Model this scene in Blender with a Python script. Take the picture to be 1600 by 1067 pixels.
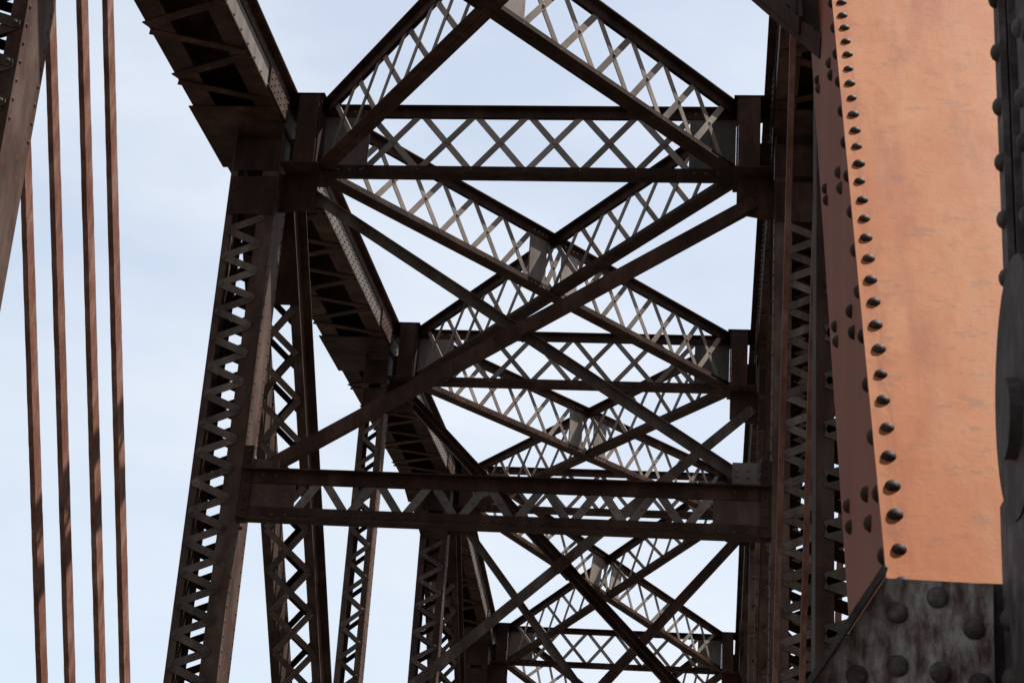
import bpy, math, random
from mathutils import Matrix, Vector
random.seed(7)
scn = bpy.context.scene
for o in list(bpy.data.objects): bpy.data.objects.remove(o)
COL = scn.collection
H = 1.7                                    # eye height above the deck (deck top is z = 0)

# ------------------------------------------------------------------ camera
cam = bpy.data.cameras.new('Camera'); cam.sensor_width = 36; cam.lens = 62.05; cam.clip_start = .05; cam.clip_end = 6000
camo = bpy.data.objects.new('Camera', cam); COL.objects.link(camo); scn.camera = camo
cam.dof.use_dof = True; cam.dof.focus_distance = 14; cam.dof.aperture_fstop = 14
PITCH, YAW, ROLL = math.radians(20.716), math.radians(7.362), math.radians(3.919)
fw = Vector((-math.sin(YAW)*math.cos(PITCH), math.cos(YAW)*math.cos(PITCH), math.sin(PITCH)))
r0 = Vector((math.cos(YAW), math.sin(YAW), 0)); u0 = r0.cross(fw)
rr = r0*math.cos(ROLL) + u0*math.sin(ROLL); uu = u0*math.cos(ROLL) - r0*math.sin(ROLL)
camo.matrix_world = Matrix(((rr.x, uu.x, -fw.x, 0), (rr.y, uu.y, -fw.y, 0), (rr.z, uu.z, -fw.z, H), (0, 0, 0, 1)))

# ------------------------------------------------------------------ sky, sun, exposure
SUN = Vector((1, .38, 2.05)).normalized()           # direction towards the sun
world = bpy.data.worlds.new('World'); scn.world = world; world.use_nodes = True
wn = world.node_tree; wn.nodes.clear()
def N(t, typ, **kw):
    n = t.nodes.new(typ)
    for k, v in kw.items(): setattr(n, k, v)
    return n
sky = N(wn, 'ShaderNodeTexSky', sky_type='NISHITA'); sky.sun_disc = False
sky.sun_elevation = math.asin(SUN.z); sky.sun_rotation = math.atan2(SUN.x, SUN.y)
sky.air_density = 1.0; sky.dust_density = 1.2; sky.ozone_density = 1.0
tc = N(wn, 'ShaderNodeTexCoord')
mp = N(wn, 'ShaderNodeMapping'); mp.inputs['Scale'].default_value = (1.0, 1.0, 2.6)
nz = N(wn, 'ShaderNodeTexNoise'); nz.inputs['Scale'].default_value = 3.2; nz.inputs['Detail'].default_value = 7; nz.inputs['Roughness'].default_value = .55
ramp = N(wn, 'ShaderNodeMapRange'); ramp.inputs['From Min'].default_value = .36; ramp.inputs['From Max'].default_value = .70
ramp.inputs['To Min'].default_value = .6; ramp.inputs['To Max'].default_value = .97
mix = N(wn, 'ShaderNodeMix', data_type='RGBA'); mix.inputs['B'].default_value = (4.95, 5.3, 5.75, 1)
bg = N(wn, 'ShaderNodeBackground'); bg.inputs['Strength'].default_value = .075
wo = N(wn, 'ShaderNodeOutputWorld')
L = wn.links.new
L(tc.outputs['Generated'], mp.inputs['Vector']); L(mp.outputs['Vector'], nz.inputs['Vector']); L(nz.outputs['Fac'], ramp.inputs['Value'])
L(ramp.outputs['Result'], mix.inputs['Factor']); L(sky.outputs['Color'], mix.inputs['A']); L(mix.outputs['Result'], bg.inputs['Color']); L(bg.outputs['Background'], wo.inputs['Surface'])
sl = bpy.data.lights.new('Sun', 'SUN'); sl.energy = 5.0; sl.angle = math.radians(.53); sl.color = (1, .95, .88)
slo = bpy.data.objects.new('Sun', sl); COL.objects.link(slo); slo.rotation_euler = SUN.to_track_quat('Z', 'Y').to_euler(); slo.location = (20, 0, 40)
scn.view_settings.view_transform = 'Standard'; scn.view_settings.look = 'None'; scn.view_settings.exposure = 1.2; scn.view_settings.gamma = 1
scn.render.engine = 'CYCLES'

# ------------------------------------------------------------------ materials
def steel(name, cols, rough=.7, rust=(.055, .028, .016), rustamt=.45, scale=3.0, bump=.25, streak=True, blot=None, spec=.07, var=.3, tight=0):
    m = bpy.data.materials.new(name); m.use_nodes = True; t = m.node_tree; t.nodes.clear(); L = t.links.new
    out = N(t, 'ShaderNodeOutputMaterial'); b = N(t, 'ShaderNodeBsdfPrincipled'); L(b.outputs[0], out.inputs[0])
    geo = N(t, 'ShaderNodeNewGeometry'); info = N(t, 'ShaderNodeObjectInfo')
    n1 = N(t, 'ShaderNodeTexNoise'); n1.inputs['Scale'].default_value = scale; n1.inputs['Detail'].default_value = 8; n1.inputs['Roughness'].default_value = .65
    mpn = N(t, 'ShaderNodeMapping'); mpn.inputs['Scale'].default_value = (1, 1, .35 if streak else 1)
    L(geo.outputs['Position'], mpn.inputs['Vector']); L(mpn.outputs[0], n1.inputs['Vector'])
    n2 = N(t, 'ShaderNodeTexNoise'); n2.inputs['Scale'].default_value = scale*4.3; n2.inputs['Detail'].default_value = 9; n2.inputs['Roughness'].default_value = .7
    L(geo.outputs['Position'], n2.inputs['Vector'])
    r1 = N(t, 'ShaderNodeValToRGB'); e = r1.color_ramp.elements
    e[0].position = .33+tight; e[0].color = (*cols[0], 1); e[1].position = .68-tight; e[1].color = (*cols[-1], 1)
    for i, c in enumerate(cols[1:-1]): x = e.new(.33+tight + (.35-2*tight)*(i+1)/(len(cols)-1)); x.color = (*c, 1)
    L(n1.outputs['Fac'], r1.inputs['Fac'])
    mr = N(t, 'ShaderNodeMapRange'); mr.inputs['From Min'].default_value = .56; mr.inputs['From Max'].default_value = .70; mr.inputs['To Max'].default_value = rustamt
    L(n2.outputs['Fac'], mr.inputs['Value'])
    mx_ = N(t, 'ShaderNodeMix', data_type='RGBA'); mx_.inputs['B'].default_value = (*rust, 1)
    L(mr.outputs[0], mx_.inputs['Factor']); L(r1.outputs['Color'], mx_.inputs['A'])
    col = mx_.outputs['Result']
    if blot:                                             # washed-out, horizontally drawn stains of worn paint
        mb = N(t, 'ShaderNodeMapping'); mb.inputs['Scale'].default_value = (1, 2.2, 2.2); L(geo.outputs['Position'], mb.inputs['Vector'])
        nb = N(t, 'ShaderNodeTexNoise'); nb.inputs['Scale'].default_value = 7; nb.inputs['Detail'].default_value = 5; nb.inputs['Roughness'].default_value = .62; L(mb.outputs[0], nb.inputs['Vector'])
        rb = N(t, 'ShaderNodeMapRange'); rb.inputs['From Min'].default_value = .62; rb.inputs['From Max'].default_value = .66; rb.inputs['To Max'].default_value = .55; L(nb.outputs['Fac'], rb.inputs['Value'])
        m2 = N(t, 'ShaderNodeMix', data_type='RGBA'); m2.inputs['B'].default_value = (*blot, 1); L(rb.outputs[0], m2.inputs['Factor']); L(col, m2.inputs['A']); col = m2.outputs['Result']
    hv = N(t, 'ShaderNodeHueSaturation'); vr = N(t, 'ShaderNodeMapRange'); vr.inputs['To Min'].default_value = 1-var; vr.inputs['To Max'].default_value = 1+var
    L(info.outputs['Random'], vr.inputs['Value']); L(vr.outputs[0], hv.inputs['Value']); L(col, hv.inputs['Color'])
    L(hv.outputs['Color'], b.inputs['Base Color'])
    b.inputs['Roughness'].default_value = rough; b.inputs['Specular IOR Level'].default_value = spec
    bp = N(t, 'ShaderNodeBump'); bp.inputs['Strength'].default_value = bump; bp.inputs['Distance'].default_value = .01
    L(n2.outputs['Fac'], bp.inputs['Height']); L(bp.outputs[0], b.inputs['Normal'])
    return m
GREY = steel('weathered_grey_steel', [(.055, .046, .041), (.086, .072, .064), (.128, .107, .095)], .62, (.05, .027, .02), .5)
RUST = steel('rusty_brown_steel', [(.012, .0062, .0045), (.024, .012, .0085), (.048, .025, .018)], .72, (.055, .018, .008), .65)
POST = steel('faded_red_brown_paint', [(.022, .0115, .0085), (.042, .025, .019), (.074, .051, .042)], .66, (.10, .028, .010), .85, 3.2, .35)
FLNG = steel('brown_flange_angles', [(.015, .0075, .0055), (.034, .017, .012), (.064, .035, .025)], .7, (.065, .021, .009), .65)
LACE = steel('rust_stained_lacing_steel', [(.034, .023, .018), (.060, .044, .036), (.098, .078, .067)], .66, (.042, .019, .011), .65, 4)
BARP = steel('red_lead_paint_on_eyebars', [(.068, .027, .018), (.115, .053, .037), (.165, .098, .077)], .66, (.05, .015, .007), .85, 7, .3, var=.08)
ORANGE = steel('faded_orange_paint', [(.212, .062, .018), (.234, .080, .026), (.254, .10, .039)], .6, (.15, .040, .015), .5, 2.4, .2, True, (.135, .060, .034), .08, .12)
SIDEP = steel('orange_paint_shade_brown', [(.135, .036, .015), (.152, .044, .019), (.170, .054, .026)], .62, (.07, .022, .012), .4, 2.0, .15)  # darker copy of the orange paint: shade of the end post's sides in the colour
TAN = steel('worn_lattice_steel', [(.095, .078, .068), (.14, .117, .103), (.185, .155, .137)], .62, (.09, .05, .034), .5)
MOTTLE = steel('mottled_grey_gusset_steel', [(.085, .052, .044), (.205, .172, .160), (.35, .32, .305)], .6, (.06, .018, .012), .95, 42, .8, True, tight=.05, var=.05)
DARK = steel('sooty_dark_steel', [(.022, .018, .017), (.045, .038, .036), (.085, .076, .074)], .55, (.035, .015, .011), .75, 16, .4, False)
def plain(name, c0, c1, scale, rough=.9):
    m = bpy.data.materials.new(name); m.use_nodes = True; t = m.node_tree; b = t.nodes['Principled BSDF']
    n = N(t, 'ShaderNodeTexNoise'); n.inputs['Scale'].default_value = scale; n.inputs['Detail'].default_value = 8
    g = N(t, 'ShaderNodeNewGeometry'); t.links.new(g.outputs['Position'], n.inputs['Vector'])
    r = N(t, 'ShaderNodeValToRGB'); r.color_ramp.elements[0].color = (*c0, 1); r.color_ramp.elements[1].color = (*c1, 1)
    t.links.new(n.outputs['Fac'], r.inputs['Fac']); t.links.new(r.outputs['Color'], b.inputs['Base Color']); b.inputs['Roughness'].default_value = rough
    return m
WOOD = plain('timber_ties', (.06, .045, .035), (.16, .12, .09), 4)
EARTH = plain('dry_ground', (.045, .04, .027), (.10, .08, .056), .08)
STONE = plain('pier_stone', (.22, .2, .17), (.38, .35, .3), 1.5)
WATER = plain('river_water', (.04, .036, .03), (.06, .052, .043), .05, .12)

# ------------------------------------------------------------------ mesh helpers
class MB:
    def __init__(s): s.v = []; s.f = []; s.sm = []
    def box(s, x0, x1, y0, y1, z0, z1):
        if x0 > x1: x0, x1 = x1, x0
        if y0 > y1: y0, y1 = y1, y0
        if z0 > z1: z0, z1 = z1, z0
        b = len(s.v); s.v += [(x, y, z) for z in (z0, z1) for y in (y0, y1) for x in (x0, x1)]
        s.f += [tuple(b+i for i in q) for q in ((0, 2, 3, 1), (4, 5, 7, 6), (0, 1, 5, 4), (2, 6, 7, 3), (0, 4, 6, 2), (1, 3, 7, 5))]
        return s
    def prism(s, pts, d0, d1, axis):                    # outline pts extruded along axis; outline in the two other axes (in x, y, z order)
        b = len(s.v); n = len(pts)
        for d in (d0, d1):
            for p in pts:
                s.v.append((d, p[0], p[1]) if axis == 0 else (p[0], d, p[1]) if axis == 1 else (p[0], p[1], d))
        s.f.append(tuple(range(b, b+n))); s.f.append(tuple(range(b+2*n-1, b+n-1, -1)))
        for i in range(n): j = (i+1) % n; s.f.append((b+i, b+n+i, b+n+j, b+j))
        return s
    def bar(s, a, c, w, y0, y1):                         # flat bar between two (x, z) points, thickness y0..y1
        a = Vector(a); c = Vector(c); d = (c-a).normalized(); p = Vector((-d.y, d.x))*w/2
        return s.prism([tuple(a-p), tuple(c-p), tuple(c+p), tuple(a+p)], y0, y1, 1)
    def dome(s, c, n, r, seg=8, flat=.62):               # rivet head on point c with outward normal n
        c = Vector(c); n = Vector(n).normalized(); u = n.orthogonal().normalized(); w = n.cross(u); b = len(s.v); f0 = len(s.f)
        rings = [(1.0, -.1), (.96, .28), (.72, .70), (.36, .93)]
        for k, h in rings:
            for i in range(seg):
                a = 2*math.pi*i/seg; s.v.append(tuple(c + (u*math.cos(a)+w*math.sin(a))*r*k + n*r*flat*h))
        s.v.append(tuple(c+n*r*flat))
        for q in range(len(rings)-1):
            for i in range(seg): j = (i+1) % seg; s.f.append((b+q*seg+i, b+q*seg+j, b+(q+1)*seg+j, b+(q+1)*seg+i))
        q = len(rings)-1
        for i in range(seg): s.f.append((b+q*seg+i, b+q*seg+(i+1) % seg, b+(q+1)*seg))
        s.sm += list(range(f0, len(s.f)))
        return s
    def mesh(s, name, mat):
        me = bpy.data.meshes.new(name); me.from_pydata(s.v, [], s.f); me.materials.append(mat)
        import bmesh
        bm = bmesh.new(); bm.from_mesh(me); bmesh.ops.recalc_face_normals(bm, faces=bm.faces); bm.to_mesh(me); bm.free()
        for i in s.sm: me.polygons[i].use_smooth = True
        return me
WM = {}
def link(name, me, parent, M, label=None, kind=None):
    o = bpy.data.objects.new(name, me); COL.objects.link(o)
    WM[o.name] = M
    if parent is not None:
        o.parent = parent; o.matrix_basis = WM[parent.name].inverted() @ M
    else: o.matrix_basis = M
    if label: o['label'] = label
    if kind: o['kind'] = kind
    return o
def part(name, mb, mat, parent, M, label=None, kind=None): return link(name, mb.mesh(name, mat), parent, M, label, kind)
def frame(o, x, z):
    x = Vector(x).normalized(); y = Vector(z).cross(x).normalized(); z = x.cross(y); o = Vector(o)
    return Matrix(((x.x, y.x, z.x, o.x), (x.y, y.y, z.y, o.y), (x.z, y.z, z.z, o.z), (0, 0, 0, 1)))
CACHE = {}
def shared(key, fn):
    if key not in CACHE: CACHE[key] = fn()
    return CACHE[key]
def flatbar(name, parent, M, a, c, w, y0, y1, mat, rivet=True, rounded=False, side=-1):
    """one lacing / lattice bar: shared mesh, own object. a, c are (x, z) in the member frame."""
    a = Vector(a); c = Vector(c); ln = (c-a).length; th = abs(y1-y0)
    def mk():
        m = MB(); h = w/2
        if rounded:
            pts = [(ln+h*math.cos(q), h*math.sin(q)) for q in (-1.57, -.8, 0, .8, 1.57)] + [(h*math.cos(q), h*math.sin(q)) for q in (1.57, 2.35, 3.14, 3.93, 4.71)]
            m.prism(pts, -th/2, th/2, 1)
            m.dome((0, side*th/2, 0), (0, side, 0), .026, 6); m.dome((ln, side*th/2, 0), (0, side, 0), .026, 6)
        else:
            m.box(0, ln, -th/2, th/2, -h, h)
            if rivet: m.dome((ln/2, -th/2, 0), (0, -1, 0), .024, 6)
        return m.mesh(name, mat)
    me = shared((name, round(ln, 3), w, round(th, 4), mat.name, rivet, rounded, side), mk)
    d = (c-a)/ln; jt = random.uniform(-.008, .008); d = Vector((d.x-jt*d.y, d.y+jt*d.x)).normalized()
    Ml = Matrix(((d.x, 0, -d.y, a.x), (0, 1, 0, (y0+y1)/2), (d.y, 0, d.x, a.y), (0, 0, 0, 1)))
    return link(name, me, parent, M @ Ml)

# ------------------------------------------------------------------ setting
def ground():
    m = MB(); R = 3000
    me = bpy.data.meshes.new('river'); me.from_pydata([(-R, -R, -15), (R, -R, -15), (R, R, -15), (-R, R, -15)], [], [(0, 1, 2, 3)]); me.materials.append(WATER)
    o = bpy.data.objects.new('river', me); COL.objects.link(o); o['kind'] = 'structure'
    for sy, y0, y1 in ((-1, -3000, -14), (1, 75, 3000)):
        y_in = y1 if sy < 0 else y0; y_out = y0 if sy < 0 else y1
        ys = [y_in, y_in+sy*5, y_in+sy*14, y_out]; zs = [-15.4, -12.4, -10.5, -10.5]
        v = []; f = []
        xs = [-3000, -400, -120, -40, -12, 12, 40, 120, 400, 3000]
        for j in range(4):
            for x in xs: v.append((x, ys[j] + (random.uniform(-2, 2) if 0 < j < 3 else 0), zs[j] + (random.uniform(-.6, .6) if j == 2 else 0)))
        for j in range(3):
            for i in range(len(xs)-1): a = j*len(xs)+i; f.append((a, a+1, a+1+len(xs), a+len(xs)))
        me = bpy.data.meshes.new('ground'); me.from_pydata(v, [], f); me.materials.append(EARTH)
        o = bpy.data.objects.new('ground', me); COL.objects.link(o); o['kind'] = 'structure'
ground()

# ------------------------------------------------------------------ bridge measures
XM = -2.377; PAN = 7.411; Y1 = 18.586
def Yp(k): return Y1 + (k-1)*PAN
ZT = 10.05 + H                                      # top of struts and laterals at the level panels
SH = .895                                           # depth of the bracing girders
DROP = {4: -1.632, 5: -4.3, 6: -8.0}
def zt(k): return ZT + DROP.get(k, 0)
ZPIN = -3.6 + H                                     # level of the bottom pins
def X(d, s): return XM + s*d                        # d = distance from the bridge's middle line, s = -1 left truss, +1 right truss
SIDE = {-1: 'truss across the deck', 1: 'truss of the orange end post'}
bridge = bpy.data.objects.new('truss_bridge', None); COL.objects.link(bridge)
WM['truss_bridge'] = Matrix.Translation((XM, Yp(-1), ZPIN)); bridge.matrix_basis = WM['truss_bridge']
bridge['label'] = 'rusty riveted steel through truss bridge with latticed cross bracing overhead'; bridge['category'] = 'bridge'
ID = Matrix.Identity(4)

# ---- top chords: one panel per piece
def chord(k, s):
    A = Vector((XM, Yp(k), zt(k))); B = Vector((XM, Yp(k+1), zt(k+1)))
    M = frame(A, B-A, (0, 0, 1)); ln = (B-A).length
    g = -s                                            # local y is towards -X
    m = MB(); e = .002
    def bx(x0, x1, d0, d1, z0, z1): m.box(x0, x1, g*d0, g*d1, z0, z1)
    # webs, top and bottom flange angles
    bx(e, ln-e, 3.80, 3.822, -.40, .02)
    bx(e, ln-e, 2.775, 2.872, .006, .020); bx(e, ln-e, 3.823, 3.93, .006, .020)
    bx(e, ln-e, 2.858, 2.872, -.12, .005)
    bx(e, ln-e, 2.873, 3.11, -.42, -.401); bx(e, ln-e, 3.59, 3.86, -.42, -.401)
    bx(e, ln-e, 2.896, 3.10, -.012, .006)
    c = part('top_chord', m, FLNG, bridge, M, 'riveted box top chord of the %s, laced underneath' % SIDE[s])
    mw = MB(); mw.box(e, ln-e, g*2.873, g*2.895, -.40, .02); part('side_plate', mw, GREY, c, M)
    m2 = MB(); m2.box(0, ln, g*2.763, g*3.95, .022, .04); part('cover_plate', m2, RUST, c, M)
    # lacing under the box: V bars, ends sticking out past the outer flange
    tie = .95; pit = 1.12; n = max(2, round((ln-2*tie)/pit)); p = (ln-2*tie)/n
    Mz = M @ Matrix(((1, 0, 0, 0), (0, 0, 1, 0), (0, -1, 0, -.43), (0, 0, 0, 1)))   # local: x along, y down->..., z lateral
    for i in range(n):
        x0 = tie+i*p
        for a, b in (((x0+.05, 2.90), (x0+p/2-.03, 3.87)), ((x0+p/2+.10, 3.87), (x0+p-.02, 2.90))):
            if k <= 3 and Yp(k)+a[0] > 9:
                flatbar('lacing_bar', c, Mz, (a[0], g*a[1]), (b[0], g*b[1]), .115, -.008, .006, FLNG, False)
    for x0, x1 in ((.0, tie-.2), (ln-tie+.12, ln)):
        m3 = MB(); m3.box(x0+e, x1-e, g*2.876, g*3.91, -.4345, -.422); part('tie_plate', m3, FLNG, c, M)
    # rivets on the inner web
    if k <= 3 and s < 0 or k in (1, 2):
        m4 = MB(); x = .15; i = 0
        rows = [(-.37, 0), (-.29, .5), (-.21, 0)] if k >= 1 else [(-.375, 0)]
        while x < ln-.15:
            for z, ph in rows:
                m4.dome((x+ph*.17, g*2.872, z), (0, -g, 0), .02, 6)
            m4.dome((x, g*2.857, -.06), (0, -g, 0), .02, 6)
            x += .17 if k >= 1 else .3
        part('rivets', m4, GREY, c, M, None, 'stuff')
    # splice plate near the far joint
    m5 = MB(); m5.box(ln-1.25, ln-.35, g*2.8725, g*2.845, -.396, -.125)
    for i in range(6):
        for j in range(3): m5.dome((ln-1.18+i*.15, g*2.845, -.35+j*.09), (0, -g, 0), .02, 6)
    part('splice_plate', m5, POST, c, M)
    return c
for s in (-1, 1):
    for k in range(0, 5): chord(k, s)

# ---- bracing girders (cross struts and diagonal laterals): four angles with a lattice web between
def girder(name, A, B, h, label, spans, plates, top_off=0, pitch=.64, mat_bar=TAN, single=False, joined=False, trim=(0, 0), wid=.105, leg=.125):
    A = Vector(A); B = Vector(B); M = frame(A, B-A, (0, 0, 1)); ln = (B-A).length; m = MB(); o = top_off
    a, b = trim[0], ln-trim[1]
    for sg in (-1, 1):
        m.box(a, b, sg*.003, sg*wid, -.014-o, -o); m.box(a, b, sg*.012, sg*.026, -leg-o, -.0145-o)
        m.box(a, b, sg*.003, sg*wid, -h+o, -h+.014+o); m.box(a, b, sg*.012, sg*.026, -h+.0145+o, -h+leg+o)
    g = part(name, m, FLNG if name == 'lateral_brace' else RUST, bridge, M, label)
    e = .07
    jm = MB(); rv = MB()
    for x0, x1 in spans:
        n = max(1, round((x1-x0)/pitch)); w = (x1-x0)/n
        for i in range(n):
            xa, xb = x0+i*w, x0+(i+1)*w
            up = ((xa, -h+e), (xb, -e)); dn = ((xa, -e), (xb, -h+e))
            for zz in (-e, -h+e): rv.dome((xa+random.uniform(-.01, .01), -.026, zz), (0, -1, 0), .021, 6); rv.dome((xa+w/2, -.026, zz), (0, -1, 0), .019, 6)
            todo = [(up, -.0115, -.001), (dn, .001, .0115)]
            if single: todo = [(up if i % 2 == 0 else dn, -.0115, -.001)]
            for (p, q), y0, y1 in todo:
                if joined: jm.bar(p, q, .075, y0, y1)
                else: flatbar('lattice_bar', g, M, p, q, .075 if not single else .09, y0, y1, mat_bar)
    part('rivets', rv, FLNG, g, M, None, 'stuff')
    if joined and jm.v: part('lattice_web', jm, mat_bar, g, M, None, 'stuff')
    for x0, x1 in plates:
        mp_ = MB(); mp_.box(x0, x1, -.0118, .0118, -h+.02+o, -.02-o)
        for i in range(4):
            for zz in (-.06-o, -h+.06+o):
                mp_.dome((x0+(i+.5)*(x1-x0)/4, -.026, zz), (0, -1, 0), .02, 6)
        part('gusset_plate', mp_, mat_bar if name == 'lateral_brace' else GREY if name == 'cross_strut' else POST, g, M)
    return g
ORD = {1: 'first', 2: 'second', 3: 'third', 4: 'fourth', 5: 'fifth'}
for k in range(1, 6):
    girder('cross_strut', (X(2.60, -1), Yp(k), zt(k)), (X(2.60, 1), Yp(k), zt(k)), SH, 'latticed cross strut between the two top chords',
           [(.66, 4.54)], [(.15, .69), (4.51, 5.05)], joined=(k == 5))
D = 2.50
for k in range(0, 5):
    a = Vector((X(D, -1), Yp(k), zt(k)-.002)); b = Vector((X(D, 1), Yp(k+1), zt(k+1)-.002)); ln = (b-a).length; c = ln/2
    girder('lateral_brace', a, b, SH-.004, 'latticed diagonal brace crossing between the two top chords, spliced at the middle',
           [(.35, c-.50), (c-.17, c+.17), (c+.50, ln-.35)], [(c-.52, c-.17), (c+.17, c+.52)], 0, .655, joined=(k == 4))
    a = Vector((X(D, 1), Yp(k), zt(k)-.002)); b = Vector((X(D, -1), Yp(k+1), zt(k+1)-.002))
    girder('lateral_brace', a, b, SH-.004, 'latticed diagonal brace crossing between the two top chords in one length',
           [(.35, c-.02), (c-.02, ln-.35)], [], .016, .655, joined=(k == 4))

# ---- joints between chord and bracing
for s in (-1, 1):
    for k in range(0, 6):
        M = Matrix.Translation((XM, Yp(k), zt(k))); m = MB()
        def bx(d0, d1, y0, y1, z0, z1): m.box(s*d0, s*d1, y0, y1, z0, z1)
        bx(2.42, 2.872, -.38, .30, .003, .0055)                 # top plate
        bx(2.42, 2.872, -.37, .30, -SH-.018, -SH-.003)          # bottom plate
        bx(2.476, 2.70, -.36, -.335, -SH, 0); bx(2.56, 2.70, .24, .265, -SH, 0)
        bx(2.455, 2.475, -.33, .235, -SH, 0); bx(2.70, 2.725, -.36, .265, -SH, 0)
        bx(2.726, 2.86, -.02, .0, -SH, -.43); bx(2.726, 2.83, -.02, .0, -.10, 0)
        part('joint_bracket', m, RUST, bridge, M, 'dark plated joint where the bracing meets the top chord of the %s' % SIDE[s])
        # sway gusset below the joint
        m = MB(); zb = -SH-.02
        m.prism([(s*2.47, zb), (s*3.1, zb), (s*3.1, zb-.5), (s*2.80, zb-.5), (s*2.47, zb-.44)], -.05, -.03, 1)
        for i in range(3):
            for j in range(3): m.dome((s*(2.56+i*.13), -.05, zb-.08-j*.14), (0, -1, 0), .022, 6)
        part('sway_gusset', m, RUST, bridge, M)

# ---- posts: two side channels laced front and back
def post(k, s, d0, d1, depth, pit, show):
    ztop = zt(k)-SH-.02; M = Matrix.Translation((XM, Yp(k)+(.30 if k == 0 else 0), 0)); m = MB(); h = depth/2; w = d1-d0; fl = .135*w/.56; fi, fo = (.20 if k else .12, .085) if k <= 1 else (fl, fl)
    def bx(a, b, y0, y1, z0, z1): m.box(s*a, s*b, y0, y1, z0, z1)
    zlo = ZPIN
    bx(d0, d0+.016, -h, h, zlo, zt(k)-.45); bx(d1-.016, d1, -h, h, zlo, zt(k)-.45)
    for y0, y1 in ((-h, -h+.014), (h-.014, h)):
        bx(d0+.0165, d0+fi, y0, y1, zlo, ztop); bx(d1-fo, d1-.0165, y0, y1, zlo, ztop)
    p = part('post', m, POST, bridge, M, 'tall laced steel post of the %s' % SIDE[s])
    zs = ztop-.62
    mt = MB(); mt.box(s*(d0+.018), s*(d1-.018), -h-.013, -h-.001, zs, ztop-.13); mt.box(s*(d0+.018), s*(d1-.018), -h-.013, -h-.001, ztop-.05, ztop+.35)
    for i in range(4):
        for a in (d0+.05, d1-.05): mt.dome((s*a, -h-.013, zs+.06+i*.12), (0, -1, 0), .022, 6)
    part('tie_plate', mt, RUST, p, M)
    back = MB(); front = MB()
    n = int((zs-zlo)/(pit/2)); lo = d0+(fi-.055 if k <= 1 else fl*.5); hi = d1-(.065 if k <= 1 else fl*.5)
    for i in range(n):
        za = zs-.05-i*pit/2; zb = za-pit/2+.02
        a, c = ((s*lo, za), (s*hi, zb)) if i % 2 == 0 else ((s*hi, za), (s*lo, zb))
        wb = .085 if w > .45 else .07
        if zb > show: flatbar('lacing_bar', p, M, a, c, wb, -h-.0135 - (.0125 if i % 2 else 0), -h-.0015 - (.0125 if i % 2 else 0), LACE, True, True)
        else: front.bar(a, c, wb, -h-.0135, -h-.0015)
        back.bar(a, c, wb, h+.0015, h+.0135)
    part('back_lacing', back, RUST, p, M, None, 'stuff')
    if front.v: part('lower_lacing', front, LACE, p, M, None, 'stuff')
    rv = MB(); z = show
    while z < ztop:
        for y in (-h+.045, h-.045): rv.dome((s*d0, y, z), (-s, 0, 0), .018, 6)
        z += .16
    part('rivets', rv, POST, p, M, None, 'stuff')
    return p
for s in (-1, 1):
    for k, d0, d1, dep, pit in ((0, 2.985, 3.58, .48, .34), (1, 2.90, 3.48, .48, .34), (2, 2.90, 3.28, .34, .50), (3, 2.93, 3.47, .34, .52), (4, 2.93, 3.47, .34, .52)):
        show = {0: 6, 1: 2.6, 2: 4.2, 3: 5.4, 4: 99}[k] + H
        if s > 0 and k in (0, 3): show = 99
        post(k, s, d0, d1, dep, pit, show)

# ---- eyebars: four side by side from the hip down to the next bottom pin
def eyebar(d, s, pA, pB, w, t, mat=BARP):
    A = Vector((X(d, s), *pA)); B = Vector((X(d, s), *pB)); M = frame(A, B-A, (0, 1, 0.3)); ln = (B-A).length
    r = w*1.15; pts = []
    al = math.asin(min(.99, w/2/r))
    for i in range(9): a = math.pi-(math.pi-al)+ (2*math.pi-2*al)*i/8; pts.append((r*math.cos(a), r*math.sin(a)))
    pts = [(x, z) for x, z in pts]
    far = [(ln-x, z) for x, z in pts]
    m = MB(); other = [(ln-x, -z) for x, z in pts]
    def edge(p, q):
        n = int(abs(q[0]-p[0])/.09); return [(p[0]+(q[0]-p[0])*i/n, p[1]+(q[1]-p[1])*i/n+random.uniform(-.0035, .0035)) for i in range(1, n)]
    m.prism(pts + edge(pts[-1], other[0]) + other + edge(other[-1], pts[0]), -t/2, t/2, 1)
    return part('eyebar', m, mat, bridge, M, 'flat rusty red eyebar sloping down beside its parallel twins in the %s' % SIDE[s])
for s in (-1, 1):
    for d in (2.865, 3.09, 3.375, 3.635): eyebar(d, s, (Yp(0)+.11, 9.85+H), (Yp(1)+.11, ZPIN), .155, .047)

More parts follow.
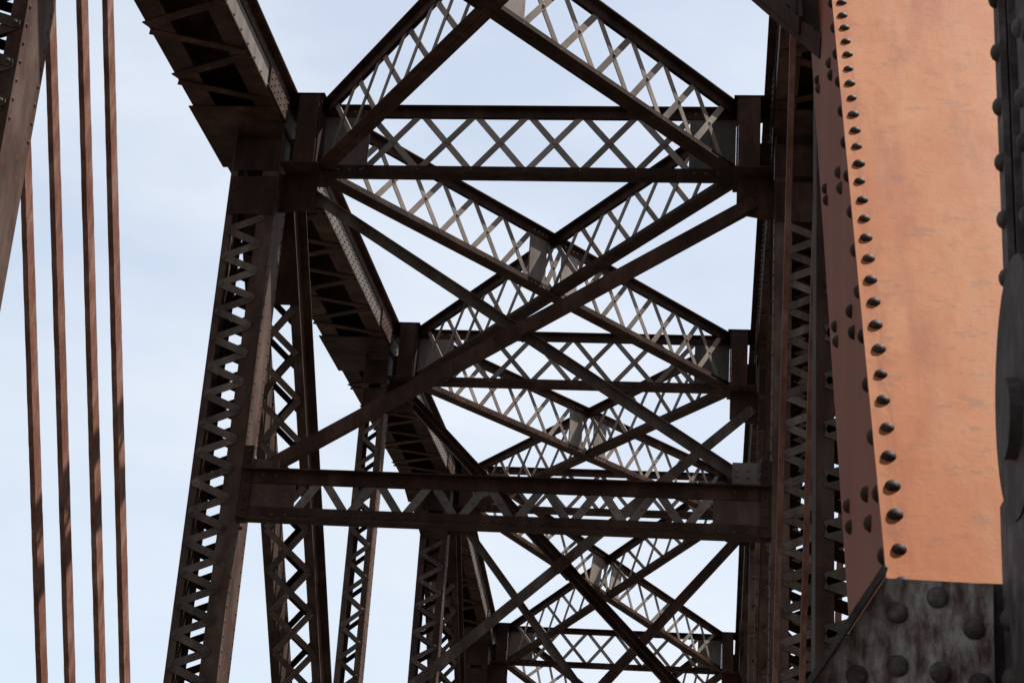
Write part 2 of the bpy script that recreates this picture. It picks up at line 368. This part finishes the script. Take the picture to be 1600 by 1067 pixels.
# ---- deep double-laced diagonals
def laced_diagonal(k, s, dy, lo_show):
    d0, d1, dep, fl = 2.89, 3.57, .62, .12
    A = Vector((XM, Yp(k)+.28, 9.8+H)); ddz = 13.0; B = Vector((XM, Yp(k)+.28+dy*ddz, 9.8+H-ddz))
    # local x down the member, y lateral, z towards the front/lower face; two channels with their flanges turned outwards
    M = frame(A, B-A, (0, -1, -.8)); ln = (B-A).length; h = dep/2
    sg = 1 if (M.col[1].xyz.x > 0) == (s > 0) else -1
    m = MB()
    for f0, f1 in ((h-.016, h), (-h, -h+.016)):
        m.box(.4, ln, sg*d0, sg*(d0+fl), f0, f1); m.box(.4, ln, sg*(d1-fl), sg*d1, f0, f1)
    m.box(.3, ln, sg*(d0+fl-.016), sg*(d0+fl), -h+.017, h-.017); m.box(.3, ln, sg*(d1-fl), sg*(d1-fl+.016), -h+.017, h-.017)
    g = part('laced_diagonal', m, POST, bridge, M, 'deep cross-laced diagonal running down from the top joint of the %s' % SIDE[s])
    mt = MB(); mt.box(.6, 2.05, sg*(d0+.018), sg*(d1-.018), h+.001, h+.013); part('tie_plate', mt, RUST, g, M)
    Mz = M @ Matrix(((1, 0, 0, 0), (0, 0, 1, 0), (0, -1, 0, 0), (0, 0, 0, 1)))     # x along, y = -z, z = lateral
    pit = .60; n = int((ln-2.2)/pit); back = MB(); low = MB()
    for i in range(n):
        x0 = 2.1+i*pit; x1 = x0+pit
        for j, (a, c) in enumerate((((x0, sg*(d0+.07)), (x1, sg*(d1-.07))), ((x0, sg*(d1-.07)), (x1, sg*(d0+.07))))):
            y0 = -h-.013-.0125*j; y1 = y0+.011
            if x1 < lo_show: flatbar('lacing_bar', g, Mz, a, c, .085, y0, y1, LACE, True)
            else: low.bar(a, c, .085, y0, y1)
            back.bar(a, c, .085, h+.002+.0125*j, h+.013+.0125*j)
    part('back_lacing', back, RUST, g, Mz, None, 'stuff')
    if low.v: part('lower_lacing', low, RUST, g, Mz, None, 'stuff')
    rv = MB(); x = .5
    while x < 10:
        for z in (h-.09, -h+.09): rv.dome((x, sg*(d1-fl), z), (0, -sg, 0), .02, 6)
        x += .22
    part('rivets', rv, POST, g, M, None, 'stuff')
for s in (-1, 1):
    laced_diagonal(1, s, .82, 9.5); laced_diagonal(3, s, .82, 5.5)

# ---- sway bracing between the posts
def sway_bar(k, y, a, c, w, label, pair=False):
    A = Vector((a[0], Yp(k)+y, a[1]+H)); B = Vector((c[0], Yp(k)+y, c[1]+H)); M = frame(A, B-A, (0, 0, 1)); ln = (B-A).length; m = MB()
    if pair:
        m.box(0, ln, -.10, .005, -w/2, -w/2+.014); m.box(0, ln, -.10, .005, w/2-.014, w/2)
        m.box(0, ln, .006, .02, -w/2, w/2)
        m.box(0, ln, -.10, -.03, -.006, .006)
    else:
        m.box(0, ln, -.006, .008, -w/2, w/2); m.box(0, ln, -.07, -.0065, w/2-.012, w/2)
    o = part('sway_brace', m, RUST if pair else LACE, bridge, M, label)
    pl = MB(); pl.box(ln*.5-.13, ln*.5+.13, .021, .033, -w*.6, w*.6); 
    part('splice_plate', pl, RUST, o, M)
sway_bar(1, .05, (-4.95, 8.93), (.25, 5.54), .125, 'thin flat sway brace crossing behind the dark paired brace above the lower sway strut')
sway_bar(1, -.10, (.30, 8.83), (-5.20, 5.39), .15, 'thick dark brown paired sway brace sloping down to the lower sway strut', True)
sway_bar(2, .05, (-5.1, 9.1), (.5, 3.45), .19, 'sway brace dropping steeply from the second strut beside the laced posts', True)
sway_bar(2, -.08, (.45, 8.87), (-5.2, 3.75), .16, 'grey sway brace sloping down from the second strut')
sway_bar(3, .05, (-5.1, 8.95), (.4, 2.05), .15, 'sway brace dropping from the third strut, thin')
sway_bar(3, -.08, (.4, 8.85), (-5.15, 2.3), .18, 'sway brace dropping from the third strut, thick', True)
# lower sway strut at the first main posts
g = girder('sway_strut', (X(2.91, -1), Yp(1)-.19, 5.42+H), (X(2.91, 1), Yp(1)-.19, 5.40+H), .57, 'dark laced sway strut between the tall posts under the first cross strut',
       [(.61, 5.21)], [(.02, .62), (5.20, 5.80)], 0, .31, GREY, True, False, (0, 0), .12, .15)
for sg, d in ((-1, 'left'), (1, 'right')):
    m = MB(); M = Matrix.Translation((X(2.905, sg), Yp(1)-.19, 5.42+H))
    if sg > 0:
        m.prism([(0, .005), (-.42, .005), (-.42, .25), (0, .25)], -.022, -.008, 1)
        for i in range(3):
            for j in range(2): m.dome((-(.13+i*.12), -.022, .08+j*.10-.02*i*(j-.5)), (0, -1, 0), .026, 8)
    else: m.prism([(0, .005), (.40, .005), (.40, .10), (0, .14)], -.022, -.008, 1)
    part('gusset_plate', m, GREY if sg > 0 else POST, g, M)
    m = MB()
    for i in range(9): m.dome((-sg*.06, -.05, .2-i*.11), (0, -1, 0), .024, 8)
    m.box(0, -sg*.11, -.05, -.03, -.62, .27)
    part('clip_angle', m, RUST, g, M)

# ---- inclined end posts with broad orange cover plates
def weather_cover(m):
    t = m.node_tree; L = t.links.new; b = next(n for n in t.nodes if n.type == 'BSDF_PRINCIPLED'); src = b.inputs['Base Color'].links[0].from_socket
    tc = N(t, 'ShaderNodeTexCoord')
    def layer(src, sc, nscale, lo, hi, amt, col, detail=6, mask=None):
        mp = N(t, 'ShaderNodeMapping'); mp.inputs['Scale'].default_value = sc; L(tc.outputs['Object'], mp.inputs['Vector'])
        n = N(t, 'ShaderNodeTexNoise'); n.inputs['Scale'].default_value = nscale; n.inputs['Detail'].default_value = detail; n.inputs['Roughness'].default_value = .65; L(mp.outputs[0], n.inputs['Vector'])
        r = N(t, 'ShaderNodeMapRange'); r.inputs['From Min'].default_value = lo; r.inputs['From Max'].default_value = hi; r.inputs['To Max'].default_value = amt; L(n.outputs['Fac'], r.inputs['Value'])
        f = r.outputs[0]
        if mask:
            mm = N(t, 'ShaderNodeMath', operation='MULTIPLY'); L(f, mm.inputs[0]); L(mask, mm.inputs[1]); f = mm.outputs[0]
        x = N(t, 'ShaderNodeMix', data_type='RGBA'); x.inputs['B'].default_value = (*col, 1); L(f, x.inputs['Factor']); L(src, x.inputs['A']); return x.outputs['Result']
    src = layer(src, (.35, 3.5, 1), 3.0, .48, .68, .45, (.245, .120, .062))          # pale washed streaks down the slope
    src = layer(src, (.5, 2.2, 1), 2.2, .52, .66, .65, (.165, .042, .014))           # redder worn areas
    src = layer(src, (11, 5, 1), 2.6, .60, .70, .55, (.105, .042, .022), 7)          # short cross-wise scuffs
    src = layer(src, (5, 3.4, 1), 3.0, .60, .64, .5, (.135, .062, .036), 5)             # dull brown stains
    sep = N(t, 'ShaderNodeSeparateXYZ'); L(tc.outputs['Object'], sep.inputs[0])
    d = N(t, 'ShaderNodeMath', operation='ADD'); L(sep.outputs['Y'], d.inputs[0]); d.inputs[1].default_value = .425
    ab = N(t, 'ShaderNodeMath', operation='ABSOLUTE'); L(d.outputs[0], ab.inputs[0])
    mr = N(t, 'ShaderNodeMapRange'); mr.inputs['From Min'].default_value = .035; mr.inputs['From Max'].default_value = .008; L(ab.outputs[0], mr.inputs['Value'])
    src = layer(src, (2.5, 14, 1), 3.0, .42, .62, .8, (.17, .045, .016), 6, mr.outputs[0])
    L(src, b.inputs['Base Color'])
weather_cover(ORANGE)
E0 = Vector((0, 4.108, 1.002+H)); EU = Vector((0, .5777, .8163)); EN = Vector((0, -.8163, .5777))
def end_post(s):
    # local x up the slope, z outward normal of the cover plate, y lateral
    M = frame(E0, EU, EN); yl = M.col[1].xyz; off = XM
    sg = -1 if yl.x < 0 else 1
    def Yl(d): return sg*(XM+s*d)
    m = MB(); t0, t1 = -4.9, 10.75
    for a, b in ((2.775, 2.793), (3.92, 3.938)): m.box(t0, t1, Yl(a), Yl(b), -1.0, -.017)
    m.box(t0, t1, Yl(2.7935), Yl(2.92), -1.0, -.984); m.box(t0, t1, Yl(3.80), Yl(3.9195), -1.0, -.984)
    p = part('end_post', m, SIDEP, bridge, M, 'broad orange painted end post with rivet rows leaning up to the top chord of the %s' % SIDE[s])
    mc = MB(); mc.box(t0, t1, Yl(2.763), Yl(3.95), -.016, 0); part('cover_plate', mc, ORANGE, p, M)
    if s > 0:
        rm = MB().dome((0, 0, 0), (0, 0, 1), .0192, 14, .70).mesh('rivet', RIV)
        for i in range(-3, 60):
            t = .101+.1211*i
            if t > 6: break
            link('rivet', rm, p, M @ Matrix.Translation((t + random.uniform(-.005, .005), Yl(2.799+random.uniform(-.0025, .0025)), 0)) @ Matrix.Rotation(random.uniform(-.12, .12), 4, random.choice('XY')) @ Matrix.Scale(random.uniform(.9, 1.08), 4))
        far = MB(); t = -.4
        while t < 6: far.dome((t, Yl(3.914), 0), (0, 0, 1), .0255, 8, .8); t += .1211
        part('rivets', far, RIV, p, M, None, 'stuff')
        side = Matrix.Rotation(0, 4, 'X')
        sm = MB().dome((0, 0, 0), (0, -sg*1, 0), .024, 12, .85).mesh('rivet', RIV)
        for j in range(7):
            for dep, ts in ((.765, 1.155+1.03*j), (.30, .62+.93*j)):
                for q in (-.06, .06):
                    link('rivet', sm, p, M @ Matrix.Translation((ts+q*(1 if dep > .5 else 1.2), Yl(2.775), -dep - q*.12)))
        for j in range(46):
            link('rivet', sm, p, M @ Matrix.Translation((.16+.242*j, Yl(2.775), -.075))) if j < 20 else None
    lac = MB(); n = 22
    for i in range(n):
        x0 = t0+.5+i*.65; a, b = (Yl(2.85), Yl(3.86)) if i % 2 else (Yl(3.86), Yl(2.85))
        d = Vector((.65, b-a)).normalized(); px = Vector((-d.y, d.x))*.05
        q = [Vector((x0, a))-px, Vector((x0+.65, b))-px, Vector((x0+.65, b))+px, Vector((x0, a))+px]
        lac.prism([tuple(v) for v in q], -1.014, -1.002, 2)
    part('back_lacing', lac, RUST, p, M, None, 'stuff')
    return p
RIV = steel('rivet_heads_worn_shade_dark', [(.016, .009, .0065), (.026, .015, .011), (.04, .024, .017)], .6, (.20, .08, .04), .5, 20, .1)  # worn heads; their shade under grazing sun is put into the dark brown
EPR = end_post(1); end_post(-1)

# ---- portal bracing at the end posts: knee gusset plus girder between the posts
def portal():
    M = frame(E0 - EN*.6, EU, EN); yl = M.col[1].xyz; sg = -1 if yl.x < 0 else 1
    m = MB()
    def P(x, t): return (t, sg*x)
    for s in (1, -1):
        def xx(x): return x if s > 0 else 2*XM - x
        m.prism([P(xx(.398), 4.215), P(xx(.19), 4.66), P(xx(-.3), 5.75), P(xx(-.3), 6.1), P(xx(.398), 6.1)], -.007, .007, 2)
    for z in (6.101, 7.0): m.box(z, z+.15, sg*.398, sg*(2*XM-.398), -.08, .08)
    p = part('portal_brace', m, RUST, bridge, M, 'riveted portal brace with knee gussets between the sloping end posts')
    for s in (1, -1):
        def xx(x): return x if s > 0 else 2*XM - x
        f = MB(); a = Vector(P(xx(.391), 4.226)); c = Vector(P(xx(-.3), 5.75)); d = (c-a).normalized(); q = Vector((-d.y, d.x))*(1 if s*sg > 0 else -1)
        for o0, o1, z0, z1 in ((0, .014, -.03, .075), (.0145, .09, .0075, .02)):
            f.prism([tuple(a+q*o0), tuple(c+q*o0), tuple(c+q*o1), tuple(a+q*o1)], z0, z1, 2)
        for i in range(12):
            w = a+d*(.10+i*.095)+q*.055; f.dome((w.x, w.y, .02), (0, 0, 1), .024, 10, .75)
        part('edge_angle', f, RUST, p, M)
    v = MB()
    for s in (1, -1):
        def xx(x): return x if s > 0 else 2*XM - x
        v.box(4.40, 6.1, sg*xx(.30), sg*xx(.318), .0075, .10)
    part('stiffener', v, RUST, p, M)
    for i in range(7):
        w = -4.2 + i*.65
    jm = MB(); x = -5.0
    i = 0
    while x < .2:
        a = Vector((6.2, sg*x)); b = Vector((7.05, sg*(x+.6))); 
        for u, w in ((a, b), (Vector((7.05, sg*x)), Vector((6.2, sg*(x+.6))))):
            d = (w-u).normalized(); q = Vector((-d.y, d.x))*.04
            jm.prism([tuple(u-q), tuple(w-q), tuple(w+q), tuple(u+q)], -.006, .006, 2)
        x += .6
    part('lattice_web', jm, GREY, p, M, None, 'stuff')
portal()

# ---- floor of the bridge (below the picture): bottom chords, floor beams, timber deck
for s in (-1, 1):
    for d in (2.9, 3.15, 3.45, 3.7):
        m = MB(); m.box(0, PAN*7, -.03, .03, -.12, .12)
        part('bottom_chord', m, RUST, bridge, frame((X(d, s), Yp(-1)-.6, ZPIN), (0, 1, 0), (0, 0, 1)))
for k in range(-1, 7):
    m = MB(); m.box(-3.6, 3.6, -.15, .15, 0, .02); m.box(-3.6, 3.6, -.15, .15, 1.08, 1.1); m.box(-3.6, 3.6, -.01, .01, .0205, 1.0795)
    part('floor_beam', m, RUST, bridge, Matrix.Translation((XM, Yp(k)+(.35 if k >= 0 else .6), ZPIN+.14)))
m = MB()
y = -6.0
while y < Yp(6): m.box(-2.1, 2.1, y-Yp(-1), y+.22-Yp(-1), -.26, -.02); y += .36
part('timber_deck', m, WOOD, bridge, Matrix.Translation((XM, Yp(-1), 0)), None, 'stuff')
for dx in (-.75, .75):
    m = MB(); m.box(dx-.035, dx+.035, -12, Yp(6)-Yp(-1), .13, .16); m.box(dx-.01, dx+.01, -12, Yp(6)-Yp(-1), .0, .1295); m.box(dx-.07, dx+.07, -12, Yp(6)-Yp(-1), -.02, -.0005)
    part('rail', m, DARK, bridge, Matrix.Translation((XM, Yp(-1), 0)))
# stone piers carrying the ends
for yy in (3.2, Yp(6)):
    m = MB(); m.prism([(-5.6, -15.5), (5.6, -15.5), (5.0, ZPIN-.13), (-5.0, ZPIN-.13)], -1.6, 1.6, 1); m.box(-5.3, 5.3, -1.85, 1.85, ZPIN-.7, ZPIN-.129)
    o = part('stone_pier', m, STONE, None, Matrix.Translation((XM, yy, 0)), 'tapered stone pier under the foot of the orange end posts' if yy < 9 else 'tapered stone pier under the lower end of the bridge'); o['category'] = 'pier'; o['group'] = 'bridge piers'

# ------------------------------------------------------------------ end frame of the neighbouring span, close by on the right
fr = bpy.data.objects.new('span_end_frame', None); COL.objects.link(fr); FM = Matrix.Translation((1.0, 3.1, ZPIN)); WM['span_end_frame'] = FM; fr.matrix_basis = FM
fr['label'] = 'dark riveted steel end frame with pin plate and corner gusset beside the orange end post'; fr['category'] = 'steel frame'
GRIV = steel('grimy_rivet_heads', [(.03, .019, .017), (.055, .043, .040), (.10, .088, .083)], .55, (.04, .015, .011), .7, 30, .5, False, None, .15)
bigriv = MB().dome((0, 0, 0), (0, -1, 0), .0215, 16, .66).mesh('rivet', GRIV)
siderv = MB().dome((0, 0, 0), (-1, 0, 0), .0205, 14, .8).mesh('rivet', DARK)
def fpost():
    z0, z1 = ZPIN, 3.6+H; m = MB()
    m.box(.60, .62, 2.55, 3.262, z0, z1); m.box(1.25, 1.27, 2.55, 3.262, z0, z1)
    m.box(.60, 1.27, 3.335, 3.353, z0, z1); m.box(.553, .60, 3.335, 3.352, z0, z1)       # far flange plate
    m.box(.553, .567, 3.290, 3.3345, z0, z1)                                             # return leg of the flange angle
    m.box(.5675, .5995, 3.262, 3.27, z0, z1)
    m.box(.572, .5995, 2.60, 3.20, z0, z1)
    m.box(.62, 1.25, 2.55, 2.57, z0, z1)
    m.box(.66, 1.27, 3.3535, 3.75, z0, z1)  # unseen block added behind the column to keep sun off the gusset rivets
    return part('column', m, DARK, fr, ID)
cp = fpost()
for i in range(20):
    z = .88+H+i*.128
    if 1.02+H < z < 1.38+H: continue
    link('rivet', siderv, cp, Matrix.Translation((.553, 3.312, z+.03)))
    link('rivet', siderv, cp, Matrix.Translation((.572, 3.165, z-.03*(i % 2))))
    link('rivet', siderv, cp, Matrix.Translation((.572, 3.06, z+.05)))
pp = MB(); pts = [(3.165+.228*math.cos(a), 1.14+H+.25*math.sin(a)) for a in [2*math.pi*i/40 for i in range(40)]]
pp.prism(pts, .534, .5525, 0); pin = part('pin_plate', pp, DARK, fr, ID)
lp = MB(); lp.box(.5375, .5525, 2.95, 3.398, .30+H, .975+H); low = part('side_plate', lp, DARK, fr, ID)
for i in range(3): link('rivet', siderv, low, Matrix.Translation((.5375, 3.34, .52+i*.11+H)))
nm = MB(); nm.prism([(3.165+.078*math.cos(2*math.pi*i/32), 1.077+H+.076*math.sin(2*math.pi*i/32)) for i in range(32)], .512, .5338, 0); part('pin_nut', nm, DARK, pin, ID)
gm = MB(); gm.prism([(.318, .826+H), (.520, .822+H), (.514, .40+H), (.046, .40+H)], 3.400, 3.414, 1)
gs = part('gusset_plate', gm, MOTTLE, fr, ID, 'mottled grey corner gusset with large rivet heads')
ed = MB(); a = Vector((.318, .832+H)); b = Vector((.046, .402+H)); d = (b-a).normalized(); q = Vector((d.y, -d.x))
if q.y < 0: q = -q
q = -q if q.x > 0 else q
ed.prism([tuple(a), tuple(b), tuple(b+q*.012), tuple(a+q*.012)], 3.345, 3.42, 1); part('edge_angle', ed, DARK, gs, ID)
for x, z in ((.339, .759), (.415, .792), (.482, .734), (.338, .657), (.418, .648), (.262, .635), (.49, .63), (.30, .56), (.40, .55), (.215, .53)):
    link('rivet', bigriv, gs, Matrix.Translation((x, 3.400, z+H)))
sm_ = MB(); sm_.box(-4.75-.52, .60, 3.34, 3.36, .12+H, .42+H); sm_.box(-4.75-.52, .60, 3.26, 3.3395, .405+H, .42+H); sm_.box(-4.75-.52, .60, 3.26, 3.3395, .12+H, .135+H)
sm_.box(.30, .60, 3.3605, 3.3995, .2+H, .41+H); sm_.box(.505, .62, 3.425, 3.44, .2+H, .829+H)
part('cross_strut', sm_, DARK, fr, ID)
ca = MB(); ca.box(.546, .5515, 3.27, 3.352, .3+H, .80+H); ca.box(.552, .60, 3.3535, 3.37, .3+H, .80+H)
part('clip_angle', ca, BARP, fr, ID)
m = MB()
m.box(-5.374, -5.354, 2.55, 3.35, ZPIN, 3.6+H); m.box(-6.02, -5.3745, 3.335, 3.353, ZPIN, 3.6+H); m.box(-6.04, -6.0205, 2.55, 3.35, ZPIN, 3.6+H)
part('column', m, DARK, fr, ID)
